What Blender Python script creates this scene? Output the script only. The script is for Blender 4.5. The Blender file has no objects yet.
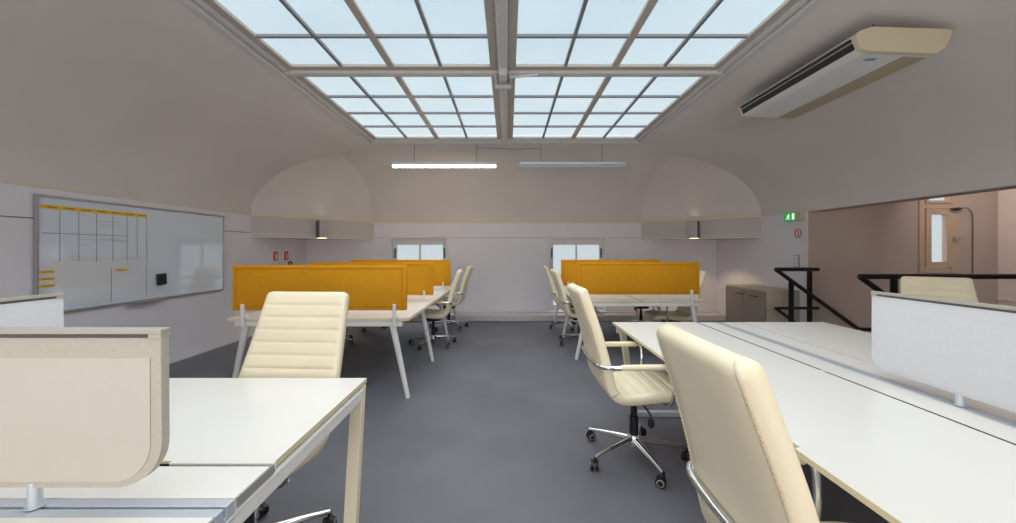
import bpy, bmesh, math, random
from mathutils import Vector, Matrix
random.seed(7)
S = bpy.context.scene
COL = S.collection
PI = math.pi

# ------------------------------------------------------------------ materials
def lin(c):
    c = c / 255.0
    return c / 12.92 if c <= 0.04045 else ((c + 0.055) / 1.055) ** 2.4

def rgb(r, g, b):
    return (lin(r), lin(g), lin(b), 1.0)

def mat(name, col, rough=0.6, metal=0.0, noise=0.0, scale=8.0, bump=0.0, bscale=60.0, spec=0.5, coat=0.0, stretch=None):
    m = bpy.data.materials.new(name)
    m.use_nodes = True
    nt = m.node_tree
    b = nt.nodes['Principled BSDF']
    b.inputs['Base Color'].default_value = col
    b.inputs['Roughness'].default_value = rough
    b.inputs['Metallic'].default_value = metal
    b.inputs['Specular IOR Level'].default_value = spec
    b.inputs['Coat Weight'].default_value = coat
    tc = nt.nodes.new('ShaderNodeTexCoord')
    src = tc.outputs['Object']
    if stretch:
        mp = nt.nodes.new('ShaderNodeMapping')
        mp.inputs['Scale'].default_value = stretch
        nt.links.new(src, mp.inputs['Vector'])
        src = mp.outputs['Vector']
    if noise > 0:
        n = nt.nodes.new('ShaderNodeTexNoise')
        n.inputs['Scale'].default_value = scale
        n.inputs['Detail'].default_value = 5
        nt.links.new(src, n.inputs['Vector'])
        r = nt.nodes.new('ShaderNodeValToRGB')
        r.color_ramp.elements[0].position = 0.3
        r.color_ramp.elements[1].position = 0.7
        r.color_ramp.elements[0].color = tuple(c * (1 - noise) for c in col[:3]) + (1,)
        r.color_ramp.elements[1].color = tuple(min(1, c * (1 + noise)) for c in col[:3]) + (1,)
        nt.links.new(n.outputs['Fac'], r.inputs['Fac'])
        nt.links.new(r.outputs['Color'], b.inputs['Base Color'])
    if bump > 0:
        n2 = nt.nodes.new('ShaderNodeTexNoise')
        n2.inputs['Scale'].default_value = bscale
        n2.inputs['Detail'].default_value = 3
        nt.links.new(src, n2.inputs['Vector'])
        bp = nt.nodes.new('ShaderNodeBump')
        bp.inputs['Strength'].default_value = bump
        bp.inputs['Distance'].default_value = 0.002
        nt.links.new(n2.outputs['Fac'], bp.inputs['Height'])
        nt.links.new(bp.outputs['Normal'], b.inputs['Normal'])
    return m

def emit(name, col, strength):
    m = bpy.data.materials.new(name)
    m.use_nodes = True
    nt = m.node_tree
    b = nt.nodes['Principled BSDF']
    b.inputs['Base Color'].default_value = col
    b.inputs['Emission Color'].default_value = col
    b.inputs['Emission Strength'].default_value = strength
    return m

def pane_mat(name, tint, frost, frost_col):
    m = bpy.data.materials.new(name)
    m.use_nodes = True
    nt = m.node_tree
    nt.nodes.remove(nt.nodes['Principled BSDF'])
    out = nt.nodes['Material Output']
    tr = nt.nodes.new('ShaderNodeBsdfTransparent')
    tr.inputs['Color'].default_value = tint
    tl = nt.nodes.new('ShaderNodeBsdfTranslucent')
    tl.inputs['Color'].default_value = frost_col
    df = nt.nodes.new('ShaderNodeBsdfDiffuse')
    df.inputs['Color'].default_value = frost_col
    tc = nt.nodes.new('ShaderNodeTexCoord')
    n = nt.nodes.new('ShaderNodeTexNoise')
    n.inputs['Scale'].default_value = 1.2
    nt.links.new(tc.outputs['Object'], n.inputs['Vector'])
    mth = nt.nodes.new('ShaderNodeMath')
    mth.operation = 'MULTIPLY_ADD'
    mth.inputs[1].default_value = 0.12
    mth.inputs[2].default_value = frost - 0.06
    nt.links.new(n.outputs['Fac'], mth.inputs[0])
    mx = nt.nodes.new('ShaderNodeMixShader')
    mx.inputs[0].default_value = 0.5
    nt.links.new(tl.outputs[0], mx.inputs[1])
    nt.links.new(df.outputs[0], mx.inputs[2])
    m2 = nt.nodes.new('ShaderNodeMixShader')
    nt.links.new(mth.outputs[0], m2.inputs[0])
    nt.links.new(tr.outputs[0], m2.inputs[1])
    nt.links.new(mx.outputs[0], m2.inputs[2])
    nt.links.new(m2.outputs[0], out.inputs['Surface'])
    return m

M = {}
M['vault'] = mat('vault_plaster', rgb(212, 206, 204), 0.85, noise=0.03, scale=1.5, bump=0.1, bscale=25)
M['wall'] = mat('wall_paint', rgb(226, 224, 232), 0.75, noise=0.02, scale=2, bump=0.15, bscale=90)
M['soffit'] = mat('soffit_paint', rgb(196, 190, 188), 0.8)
M['groove'] = mat('wall_groove', rgb(90, 88, 90), 0.8)
M['groove_soft'] = mat('soft_wall_joint', rgb(165, 163, 165), 0.8)
M['glow_band'] = mat('painted_cream_glow', rgb(216, 204, 186), 0.7)  # warm glow at the vault foot, put into the colour
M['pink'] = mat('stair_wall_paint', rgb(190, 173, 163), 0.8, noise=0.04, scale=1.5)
M['pink_as_lit'] = mat('stair_side_as_lit', rgb(238, 220, 210), 0.8, noise=0.03, scale=1.5)  # stair wall pink made paler for the light on the side wall
M['floor'] = mat('grey_floor_covering', rgb(104, 104, 113), 0.55, noise=0.13, scale=1.6, bump=0.12, bscale=140)
M['plinth'] = mat('plinth_paint', rgb(205, 203, 205), 0.6)
M['stair'] = mat('stair_tread', rgb(110, 105, 102), 0.7, noise=0.1)
M['trim'] = mat('skylight_trim', rgb(200, 198, 198), 0.5)
M['sash'] = mat('skylight_sash', rgb(176, 168, 160), 0.5)
M['bar_dark'] = mat('glazing_bar', rgb(120, 122, 128), 0.45)
M['pane'] = pane_mat('frosted_pane', (0.93, 0.96, 0.97, 1), 0.16, (0.85, 0.88, 0.9, 1))
M['pane_window'] = pane_mat('window_pane', (0.97, 0.98, 0.99, 1), 0.08, (0.9, 0.92, 0.93, 1))
M['winframe'] = mat('window_frame_paint', rgb(224, 222, 222), 0.5)
M['tan_frame'] = mat('stair_window_paint', rgb(196, 172, 150), 0.55)
M['black'] = mat('black_metal', rgb(28, 30, 34), 0.45, metal=0.3)
M['black_plastic'] = mat('black_plastic', rgb(24, 24, 27), 0.4)
M['seal'] = mat('matt_black_seal', rgb(16, 16, 18), 0.95, spec=0.05)
M['chrome'] = mat('polished_chrome', rgb(225, 228, 232), 0.12, metal=1.0)
M['alu'] = mat('brushed_aluminium', rgb(205, 212, 220), 0.4, metal=0.45, noise=0.04, scale=30, stretch=(1, 30, 30))
M['grey_metal'] = mat('grey_metal', rgb(170, 168, 165), 0.4, metal=0.4)
M['white_metal'] = mat('white_painted_steel', rgb(228, 227, 225), 0.35)
M['cream_metal'] = mat('cream_painted_steel', rgb(226, 217, 192), 0.4)
M['top'] = mat('white_laminate', rgb(234, 230, 225), 0.28, noise=0.015, scale=3)
M['edge'] = mat('cream_edge_band', rgb(222, 208, 176), 0.5)
M['leather'] = mat('cream_leather', rgb(240, 228, 200), 0.42, noise=0.03, scale=6, bump=0.35, bscale=220)
M['stitch'] = mat('leather_stitching', rgb(226, 208, 168), 0.6)
M['pad'] = mat('cream_arm_pad', rgb(240, 226, 196), 0.4)
M['orange'] = mat('orange_felt', rgb(214, 150, 30), 0.85, noise=0.06, scale=40, bump=0.4, bscale=300, spec=0.2)
M['orange_pipe'] = mat('orange_piping', rgb(196, 126, 14), 0.85, spec=0.2)
M['rail_metal'] = mat('warm_grey_rail', rgb(188, 182, 172), 0.45, metal=0.2)
M['mesh_grey'] = mat('grey_screen_fabric', rgb(214, 214, 218), 0.8, noise=0.02, scale=60, bump=0.2, bscale=500, spec=0.2)
M['mesh'] = mat('beige_screen_fabric', rgb(200, 193, 184), 0.8, noise=0.012, scale=220, bump=0.3, bscale=500, spec=0.2)
M['mesh_edge'] = mat('beige_screen_border', rgb(187, 180, 168), 0.7, noise=0.05, scale=120, bump=0.4, bscale=400)
M['board'] = mat('whiteboard_enamel', rgb(214, 226, 240), 0.07, coat=1.0)
M['board'].node_tree.nodes['Principled BSDF'].inputs['Coat IOR'].default_value = 1.8
M['board_frame'] = mat('whiteboard_frame', rgb(170, 172, 176), 0.35, metal=0.6)
M['yellow'] = mat('yellow_strip', rgb(238, 190, 30), 0.5)
M['ink'] = mat('marker_ink', rgb(60, 62, 72), 0.6)
M['ink_faint'] = mat('faint_marker_ink', rgb(170, 150, 160), 0.6)
M['cab_door'] = mat('taupe_door', rgb(140, 129, 122), 0.45, noise=0.04, scale=4, stretch=(1, 1, 12))
M['cab_body'] = mat('beige_cabinet', rgb(196, 182, 162), 0.55, noise=0.03, scale=3)
M['ac'] = mat('ac_white', rgb(214, 214, 214), 0.45)
M['ac_cream'] = mat('ac_cream', rgb(204, 192, 164), 0.5)
M['ac_strip'] = mat('ac_beige_strip', rgb(172, 158, 132), 0.55)
M['ac_logo'] = mat('ac_blue_mark', rgb(96, 140, 190), 0.5)
M['red'] = mat('sign_red', rgb(196, 42, 38), 0.5)
M['white_sign'] = mat('sign_white', rgb(235, 235, 235), 0.5)
M['green_lit'] = emit('sign_green_lit', rgb(20, 150, 80), 0.5)
M['white_lit'] = emit('sign_white_lit', rgb(215, 245, 200), 0.7)
M['tube_lit'] = emit('fluorescent_tube_lit', rgb(255, 238, 205), 16.0)
M['lamp_body'] = mat('lamp_housing', rgb(176, 182, 190), 0.4, metal=0.3)
M['tube_off'] = mat('fluorescent_tube_off', rgb(190, 200, 212), 0.3)
M['sconce_glow'] = emit('sconce_glow', rgb(255, 226, 170), 2.5)
M['sconce'] = mat('sconce_grey', rgb(178, 178, 180), 0.45, metal=0.2)
M['sconce_side'] = mat('sconce_side', rgb(92, 94, 96), 0.5, metal=0.2)
M['switch'] = mat('grey_switch_plastic', rgb(158, 158, 162), 0.5)
M['rod'] = mat('dark_rod', rgb(110, 96, 90), 0.5, metal=0.4)
M['louvre'] = mat('shutter_white', rgb(240, 243, 246), 0.5)

# ------------------------------------------------------------------ mesh helpers
class MB:
    def __init__(self):
        self.bm = bmesh.new()
        self.mats = []
    def mi(self, m):
        if m is None:
            return 0
        if m not in self.mats:
            self.mats.append(m)
        return self.mats.index(m)
    def box(self, lo, hi, m=None, bev=0.0, T=None, seg=2):
        x0, y0, z0 = lo
        x1, y1, z1 = hi
        tmp = bmesh.new()
        vs = [tmp.verts.new(p) for p in ((x0, y0, z0), (x1, y0, z0), (x1, y1, z0), (x0, y1, z0), (x0, y0, z1), (x1, y0, z1), (x1, y1, z1), (x0, y1, z1))]
        for f in ((3, 2, 1, 0), (4, 5, 6, 7), (0, 1, 5, 4), (1, 2, 6, 5), (2, 3, 7, 6), (3, 0, 4, 7)):
            tmp.faces.new([vs[i] for i in f])
        if bev > 0:
            bmesh.ops.bevel(tmp, geom=tmp.edges[:], offset=bev, segments=seg, affect='EDGES', profile=0.5)
        self._merge(tmp, m, T)
    def _merge(self, tmp, m, T=None):
        i = self.mi(m)
        if T is not None:
            bmesh.ops.transform(tmp, matrix=T, verts=tmp.verts[:])
        mp = {}
        for v in tmp.verts:
            mp[v] = self.bm.verts.new(v.co)
        for f in tmp.faces:
            try:
                nf = self.bm.faces.new([mp[v] for v in f.verts])
                nf.material_index = i
            except ValueError:
                pass
        tmp.free()
    def prism(self, pts, axis, a, b, m=None, bev=0.0, T=None):
        """pts: 2D outline; axis 'x','y','z' is the extrusion axis; the outline uses the other two in order."""
        def P(p, t):
            if axis == 'x':
                return (t, p[0], p[1])
            if axis == 'y':
                return (p[0], t, p[1])
            return (p[0], p[1], t)
        tmp = bmesh.new()
        A = [tmp.verts.new(P(p, a)) for p in pts]
        B = [tmp.verts.new(P(p, b)) for p in pts]
        fa = tmp.faces.new(A)
        fb = tmp.faces.new(B[::-1])
        n = len(pts)
        for k in range(n):
            tmp.faces.new((A[k], B[k], B[(k + 1) % n], A[(k + 1) % n]))
        if bev > 0:
            es = list(fa.edges) + list(fb.edges)
            bmesh.ops.bevel(tmp, geom=es, offset=bev, segments=2, affect='EDGES', profile=0.5)
        bmesh.ops.recalc_face_normals(tmp, faces=tmp.faces[:])
        self._merge(tmp, m, T)
    def tube(self, pts, r, m=None, seg=10, closed=False, T=None, radii=None, flat=None):
        pts = [Vector(p) for p in pts]
        n = len(pts)
        tmp = bmesh.new()
        rings = []
        up = None
        for k in range(n):
            if closed:
                d = pts[(k + 1) % n] - pts[k - 1]
            else:
                d = pts[min(k + 1, n - 1)] - pts[max(k - 1, 0)]
            d.normalize()
            if up is None:
                a = Vector((0, 0, 1)) if abs(d.z) < 0.9 else Vector((1, 0, 0))
                u = d.cross(a).normalized()
            else:
                u = (up - d * up.dot(d)).normalized()
            up = u
            w = d.cross(u).normalized()
            rr = radii[k] if radii else r
            ru, rw = (rr * flat[0], rr * flat[1]) if flat else (rr, rr)
            rings.append([tmp.verts.new(pts[k] + u * (ru * math.cos(2 * PI * j / seg)) + w * (rw * math.sin(2 * PI * j / seg))) for j in range(seg)])
        for k in range(n if closed else n - 1):
            a, b = rings[k], rings[(k + 1) % n]
            for j in range(seg):
                tmp.faces.new((a[j], a[(j + 1) % seg], b[(j + 1) % seg], b[j]))
        if not closed:
            tmp.faces.new(rings[0][::-1])
            tmp.faces.new(rings[-1])
        bmesh.ops.recalc_face_normals(tmp, faces=tmp.faces[:])
        self._merge(tmp, m, T)
    def bar(self, p, q, w, h, m=None, bev=0.0):
        """rectangular bar from p to q, w across (horizontal-ish), h along the remaining direction"""
        p, q = Vector(p), Vector(q)
        d = q - p
        L = d.length
        d.normalize()
        a = Vector((0, 0, 1)) if abs(d.z) < 0.95 else Vector((0, 1, 0))
        u = d.cross(a).normalized()
        v = u.cross(d).normalized()
        T = Matrix((u, d, v)).transposed().to_4x4()
        T.translation = p
        self.box((-w / 2, 0, -h / 2), (w / 2, L, h / 2), m, bev, T)
    def lathe(self, prof, m=None, seg=20, T=None):
        tmp = bmesh.new()
        rings = [[tmp.verts.new((r * math.cos(2 * PI * j / seg), r * math.sin(2 * PI * j / seg), z)) for j in range(seg)] for r, z in prof]
        for a, b in zip(rings, rings[1:]):
            for j in range(seg):
                tmp.faces.new((a[j], a[(j + 1) % seg], b[(j + 1) % seg], b[j]))
        tmp.faces.new(rings[0][::-1])
        tmp.faces.new(rings[-1])
        bmesh.ops.recalc_face_normals(tmp, faces=tmp.faces[:])
        self._merge(tmp, m, T)
    def quad(self, pts, m=None):
        f = self.bm.faces.new([self.bm.verts.new(p) for p in pts])
        f.material_index = self.mi(m)
    def build(self, name, m, parent=None, smooth=False, loc=None):
        me = bpy.data.meshes.new(name)
        self.bm.to_mesh(me)
        self.bm.free()
        if self.mats:
            for x in self.mats:
                me.materials.append(M[x])
        else:
            me.materials.append(M[m])
        if smooth:
            for p in me.polygons:
                p.use_smooth = True
            if smooth != 'all':
                try:
                    me.set_sharp_from_angle(angle=math.radians(smooth if smooth is not True else 38))
                except Exception:
                    pass
        o = bpy.data.objects.new(name, me)
        COL.objects.link(o)
        if parent is not None:
            o.parent = parent
        if loc is not None:
            o.location = loc
        return o

def tag(o, label, cat, group=None):
    o['label'] = label
    o['category'] = cat
    if group:
        o['group'] = group
    return o

def thing(name, label, cat, loc=(0, 0, 0), rz=0.0, group=None):
    o = bpy.data.objects.new(name, None)
    o.empty_display_size = 0.1
    COL.objects.link(o)
    o.location = loc
    o.rotation_euler = (0, 0, rz)
    return tag(o, label, cat, group)

def struct(o):
    o['kind'] = 'structure'
    return o

def struct_empty(name, loc=(0, 0, 0)):
    o = bpy.data.objects.new(name, None)
    COL.objects.link(o)
    o.location = loc
    return struct(o)

KIDS = {}
def kids(o):
    return [c for c in bpy.data.objects if c.parent == o]

def dup(root, loc, rz, label):
    def rec(o, parent):
        c = o.copy()
        COL.objects.link(c)
        if parent is not None:
            c.parent = parent
        for ch in kids_of[o.name]:
            rec(ch, c)
        return c
    kids_of = {}
    def walk(o):
        kids_of[o.name] = kids(o)
        for k in kids_of[o.name]:
            walk(k)
    walk(root)
    r = rec(root, None)
    r.location = loc
    r.rotation_euler = (0, 0, rz)
    r['label'] = label
    return r

def smooth_path(pts, n=6):
    """Catmull-Rom through pts"""
    P = [Vector(p) for p in pts]
    out = []
    for i in range(len(P) - 1):
        p0, p1, p2, p3 = P[max(i - 1, 0)], P[i], P[i + 1], P[min(i + 2, len(P) - 1)]
        for k in range(n):
            t = k / n
            out.append(0.5 * ((2 * p1) + (p2 - p0) * t + (2 * p0 - 5 * p1 + 4 * p2 - p3) * t * t + (3 * p1 - p0 - 3 * p2 + p3) * t ** 3))
    out.append(P[-1])
    return out

# ------------------------------------------------------------------ camera
H = 1.35
F = 392.0
cam = bpy.data.cameras.new('camera')
co = bpy.data.objects.new('camera', cam)
COL.objects.link(co)
co.location = (0, 0, H)
co.rotation_euler = (PI / 2, 0, 0)
cam.sensor_width = 36
cam.lens = F / 1016 * 36
cam.shift_y = -11.7 / 1016
cam.clip_start = 0.02
S.camera = co

# ------------------------------------------------------------------ room shell
XL, XR, YB, YF = -4.005, 4.14, 7.78, -3.2
ZS, ZC = 1.881, 2.99            # vault springing, skylight plane
SX0, SX1, SY0, SY1 = -2.08, 1.99, -0.65, 5.90
YO = 5.41                       # where the right wall ends at the stairwell
XS = 6.76                       # stairwell side wall
YN = 2.75                       # near end of the stairwell opening
ZG, ZSO = 1.617, 1.55           # groove in the wall, underside of the corner soffits

# floor with the stair opening cut out
fl = MB()
OX0, OY0, OY1 = 3.70, 3.85, 5.345
for (a, b, c, d) in ((XL - 0.2, YF - 0.2, OX0, YB + 0.2), (OX0, YF - 0.2, XS + 0.1, OY0), (OX0, OY1, XS + 0.1, YB + 0.2)):
    fl.box((a, b, -0.12), (c, d, 0.0))
struct(fl.build('floor', 'floor'))
# steps going down through the opening
st = MB()
for k in range(8):
    st.box((OX0 + 0.02 + 0.29 * k, OY0 + 0.01, -0.17 * (k + 1) - 0.17), (OX0 + 0.02 + 0.29 * (k + 1), OY1 - 0.01, -0.17 * (k + 1)), None, 0.01)
struct(st.build('floor_stairs', 'stair'))

# lower walls
def wall_holes(name, y0, y1, x0, x1, z1, holes, m):
    """wall in the XZ plane between y0 and y1 with rectangular holes (x0,x1,z0,z1)"""
    b = MB()
    xs = x0
    for (hx0, hx1, hz0, hz1) in sorted(holes):
        b.box((xs, y0, 0), (hx0, y1, z1))
        if hz0 > 0:
            b.box((hx0, y0, 0), (hx1, y1, hz0))
        if hz1 < z1:
            b.box((hx0, y0, hz1), (hx1, y1, z1))
        xs = hx1
    b.box((xs, y0, 0), (x1, y1, z1))
    return struct(b.build(name, m))

WL = (-2.33, -1.23, 0.14, 1.585)    # left window opening in the back wall
WR = (0.83, 1.93, 0.14, 1.585)
wall_holes('wall_back', YB, YB + 0.30, XL - 0.2, XR + 0.2, ZS, [WL, WR], 'wall')
b = MB(); b.box((XL - 0.2, YF - 0.2, 0), (XL, YB, ZS)); struct(b.build('wall_left', 'wall'))
b = MB()
b.box((XR, YO, 0), (XR + 0.2, YB, ZS))
b.box((XR, YF - 0.2, 0), (XR + 0.2, YN, ZS))
struct(b.build('wall_right', 'wall'))
# light corner bead at the end of the right wall
b = MB(); b.box((XR - 0.012, YO - 0.004, 0), (XR + 0.0, YO + 0.06, ZS)); struct(b.build('trim_1', 'winframe'))
# front wall behind the camera with two unseen windows added to light the room
WF1 = (-2.6, -0.9, 0.5, 2.2)
WF2 = (0.9, 2.6, 0.5, 2.2)
wall_holes('wall_front', YF - 0.3, YF, XL - 0.2, XR + 0.2, 3.15, [WF1, WF2], 'wall')
# lintel / upper wall over the stairwell opening
b = MB(); b.box((XR + 0.005, YF, ZS), (XR + 0.2, YB + 0.3, 3.2)); struct(b.build('wall_upper', 'wall'))
b = MB(); b.box((XR - 0.006, YN, ZS - 0.008), (XR + 0.2, YO, ZS)); struct(b.build('trim_2', 'pink'))
# stairwell walls
SW = (5.66, 6.18, 1.03, 2.25)      # stairwell window opening
b = MB()
b.box((XR + 0.2, YO, -1.7), (SW[0], YO + 0.09, 3.0))
b.box((SW[1], YO, -1.7), (XS + 0.1, YO + 0.09, 3.0))
b.box((SW[0], YO, -1.7), (SW[1], YO + 0.09, SW[2]))
b.box((SW[0], YO, SW[3]), (SW[1], YO + 0.09, 3.0))
b.box((XR, YO - 0.003, -1.7), (XR + 0.2, YO, ZS))
struct(b.build('wall_stairwell_back', 'pink'))
b = MB(); b.box((XS, YF, -1.7), (XS + 0.15, YO, 3.0)); b.box((XS - 0.02, YF, 0.66), (XS, YO, 0.69)); struct(b.build('wall_stairwell_side', 'pink_as_lit'))
b = MB(); b.box((XR, YF - 0.2, 3.0), (XS + 0.2, YO + 0.09, 3.1)); struct(b.build('ceiling_stairwell', 'vault'))
b = MB(); b.box((XR, YF - 0.2, -0.1), (XS + 0.2, YF, 3.0)); struct(b.build('wall_stairwell_front', 'pink'))
# wall grooves (thin dark shadow joints)
b = MB()
b.box((XL, YF, ZG - 0.004), (XL + 0.004, 6.10, ZG + 0.004))
struct(b.build('trim_3', 'groove'))
b = MB()
b.box((-2.64, YB - 0.004, 1.588), (WL[0] - 0.056, YB, 1.596))
b.box((WL[1] + 0.056, YB - 0.004, 1.588), (WR[0] - 0.056, YB, 1.596))
b.box((WR[1] + 0.056, YB - 0.004, 1.588), (2.63, YB, 1.596))
struct(b.build('trim_4', 'groove_soft'))
# plinth duct along the back wall
b = MB()
b.box((XL + 0.002, YB - 0.38, 0), (XR - 0.002, YB, 0.115), None, 0.008)
b.box((XL + 0.002, YB - 0.13, 0.115), (XR - 0.002, YB, 0.14), None, 0.006)
struct(b.build('baseboard_back', 'plinth'))
b = MB(); b.box((XL, YF, 0), (XL + 0.012, YB - 0.4, 0.012)); struct(b.build('baseboard_left', 'plinth'))

# vaulted ceiling: ruled strips at common heights
NS = 28
def ts():
    return [1 - math.cos(PI / 2 * k / NS) for k in range(NS + 1)]
TCR, DCR = 0.81, 0.045          # crease where the curve meets the flatter strip beside the skylight
def zv(t):
    if t >= TCR:
        return ZC - DCR * (1 - t) / (1 - TCR)
    return ZS + (ZC - DCR - ZS) * math.sqrt(max(0.0, 1 - (1 - t / TCR) ** 2))
TA = 0.65
PL, PB = (XL, 6.10), (-2.66, YB)
QR, QB = (XR, 6.40), (2.645, YB)
def hipL(t): return (XL + (SX0 - XL) * t, YB + (SY1 - YB) * t)
def hipR(t): return (XR + (SX1 - XR) * t, YB + (SY1 - YB) * t)
def lerp2(a, b, t): return (a[0] + (b[0] - a[0]) * t, a[1] + (b[1] - a[1]) * t)
def bound(P, hip, t):
    return lerp2(P, hip(TA), t / TA) if t < TA else hip(t)
tl = sorted(set([TCR * t for t in ts()] + [TA, 0.9, 1.0]))
def patch(segfun, tlist, mb):
    rows = []
    for t in tlist:
        a, c = segfun(t)
        n = 10
        rows.append([mb.bm.verts.new((a[0] + (c[0] - a[0]) * k / n, a[1] + (c[1] - a[1]) * k / n, zv(t))) for k in range(n + 1)])
    for r0, r1 in zip(rows, rows[1:]):
        for k in range(10):
            q = [r0[k], r0[k + 1], r1[k + 1], r1[k]]
            if (q[2].co - q[3].co).length < 1e-5:
                q = q[:3]
            try:
                mb.bm.faces.new(q)
            except ValueError:
                pass
vb = MB()
patch(lambda t: ((hipL(t)[0], YF), bound(PL, hipL, t)), tl, vb)
patch(lambda t: ((hipR(t)[0], YF), bound(QR, hipR, t)), tl, vb)
patch(lambda t: (bound(PB, hipL, t), bound(QB, hipR, t)), tl, vb)
patch(lambda t: (bound(PL, hipL, t), bound(PB, hipL, t)), [t for t in tl if t <= TA], vb)
patch(lambda t: (bound(QR, hipR, t), bound(QB, hipR, t)), [t for t in tl if t <= TA], vb)
vb.quad([(SX0, YF, ZC), (SX1, YF, ZC), (SX1, SY0, ZC), (SX0, SY0, ZC)])
vo = vb.build('ceiling', 'vault', smooth=11)
struct(vo)
# cream band along the foot of the vault, standing in for a strip of glow
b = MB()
def glow_band(p, q, n):
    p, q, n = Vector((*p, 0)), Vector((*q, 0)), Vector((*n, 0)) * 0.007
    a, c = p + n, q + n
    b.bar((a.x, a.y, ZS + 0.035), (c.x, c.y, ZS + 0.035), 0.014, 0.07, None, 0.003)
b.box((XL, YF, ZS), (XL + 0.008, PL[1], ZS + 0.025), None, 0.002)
glow_band(PL, PB, (0.7807, -0.625))
glow_band(PB, QB, (0, -1))
glow_band(QB, QR, (-0.7807, -0.625))
struct(b.build('trim_glow_band', 'glow_band'))
# diagonal corner soffits below the vault
b = MB()
b.prism([PL, PB, (XL, YB)], 'z', ZSO, ZS + 0.001)
b.prism([QR, QB, (XR, YB)], 'z', ZSO, ZS + 0.001)
struct(b.build('ceiling_soffit', 'soffit'))
b = MB()
for P, Q, s in ((PL, PB, 1), (QR, QB, -1)):
    p, q = Vector((P[0], P[1], ZSO + 0.006)), Vector((Q[0], Q[1], ZSO + 0.006))
    b.bar(p, q, 0.012, 0.012)
    p.z = q.z = ZG - 0.01
    b.bar(p, q, 0.005, 0.006, None)
struct(b.build('trim_5', 'wall'))

# ------------------------------------------------------------------ skylight
sky = struct_empty('window_1')
XM = (SX0 + SX1) / 2
# outer mouldings
def ring(mb, x0, x1, y0, y1, w, z0, z1, bev=0.008):
    mb.box((x0, y0, z0), (x0 + w, y1, z1), None, bev)
    mb.box((x1 - w, y0, z0), (x1, y1, z1), None, bev)
    mb.box((x0 + w, y0, z0), (x1 - w, y0 + w, z1), None, bev)
    mb.box((x0 + w, y1 - w, z0), (x1 - w, y1, z1), None, bev)
b = MB()
ring(b, SX0 - 0.03, SX1 + 0.03, SY0 - 0.03, SY1 + 0.03, 0.055, ZC - 0.045, ZC + 0.05, 0.012)
ring(b, SX0 + 0.03, SX1 - 0.03, SY0 + 0.03, SY1 - 0.03, 0.05, ZC - 0.02, ZC + 0.06, 0.008)
YM = [1.51, 3.62]
b.box((XM - 0.045, SY0, ZC - 0.035), (XM + 0.045, SY1, ZC + 0.06), None, 0.02)
for ym in YM:
    b.box((SX0, ym - 0.04, ZC - 0.03), (SX1, ym + 0.04, ZC + 0.06), None, 0.015)
b.build('frame', 'trim', sky)
ysec = [SY0 + 0.06, YM[0], YM[1], SY1 - 0.05]
for i in range(3):
    for j in range(2):
        x0 = SX0 + 0.065 if j == 0 else XM + 0.045
        x1 = XM - 0.045 if j == 0 else SX1 - 0.065
        y0 = ysec[i] + (0.035 if i else 0.0)
        y1 = ysec[i + 1] - (0.035 if i < 2 else 0.0)
        b = MB()
        fw = 0.07
        ring(b, x0, x1, y0, y1, fw, ZC + 0.0, ZC + 0.035, 0.006)
        gx0, gx1, gy0, gy1 = x0 + fw, x1 - fw, y0 + fw, y1 - fw
        xm = (gx0 + gx1) / 2
        b.box((xm - 0.03, gy0, ZC + 0.002), (xm + 0.03, gy1, ZC + 0.035), None, 0.005)
        s = b.build('sash', 'sash', sky)
        b = MB()
        for k in (0.25, 0.75):
            x = gx0 + (gx1 - gx0) * k
            b.box((x - 0.013, gy0, ZC + 0.004), (x + 0.013, gy1, ZC + 0.03))
        for k in (0.25, 0.5, 0.75):
            y = gy0 + (gy1 - gy0) * k
            b.box((gx0, y - 0.013, ZC + 0.006), (xm - 0.03, y + 0.013, ZC + 0.03))
            b.box((xm + 0.03, y - 0.013, ZC + 0.006), (gx1, y + 0.013, ZC + 0.03))
        b.build('glazing_bar', 'bar_dark', s)
        b = MB()
        b.box((gx0, gy0, ZC + 0.022), (gx1, gy1, ZC + 0.028))
        b.build('pane', 'pane', s)
# opening motor at the middle crossing
b = MB()
b.box((XM - 0.035, YM[1] - 0.16, ZC - 0.10), (XM + 0.035, YM[1] - 0.02, ZC - 0.03), None, 0.008)
b.box((XM - 0.075, YM[1] - 0.03, ZC - 0.075), (XM - 0.06, YM[1] + 0.14, ZC - 0.03), None, 0.004)
b.box((XM + 0.06, YM[1] - 0.03, ZC - 0.075), (XM + 0.075, YM[1] + 0.14, ZC - 0.03), None, 0.004)
b.tube([(XM - 0.075, YM[1] + 0.12, ZC - 0.08), (XM + 0.075, YM[1] + 0.12, ZC - 0.08)], 0.028, None, 12)
b.tube([(XM + 0.06, YM[1] - 0.03, ZC - 0.06), (XM + 0.32, YM[1] - 0.05, ZC - 0.045)], 0.012, None, 8)
b.build('opening_motor', 'trim', sky, smooth=True)

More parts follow.
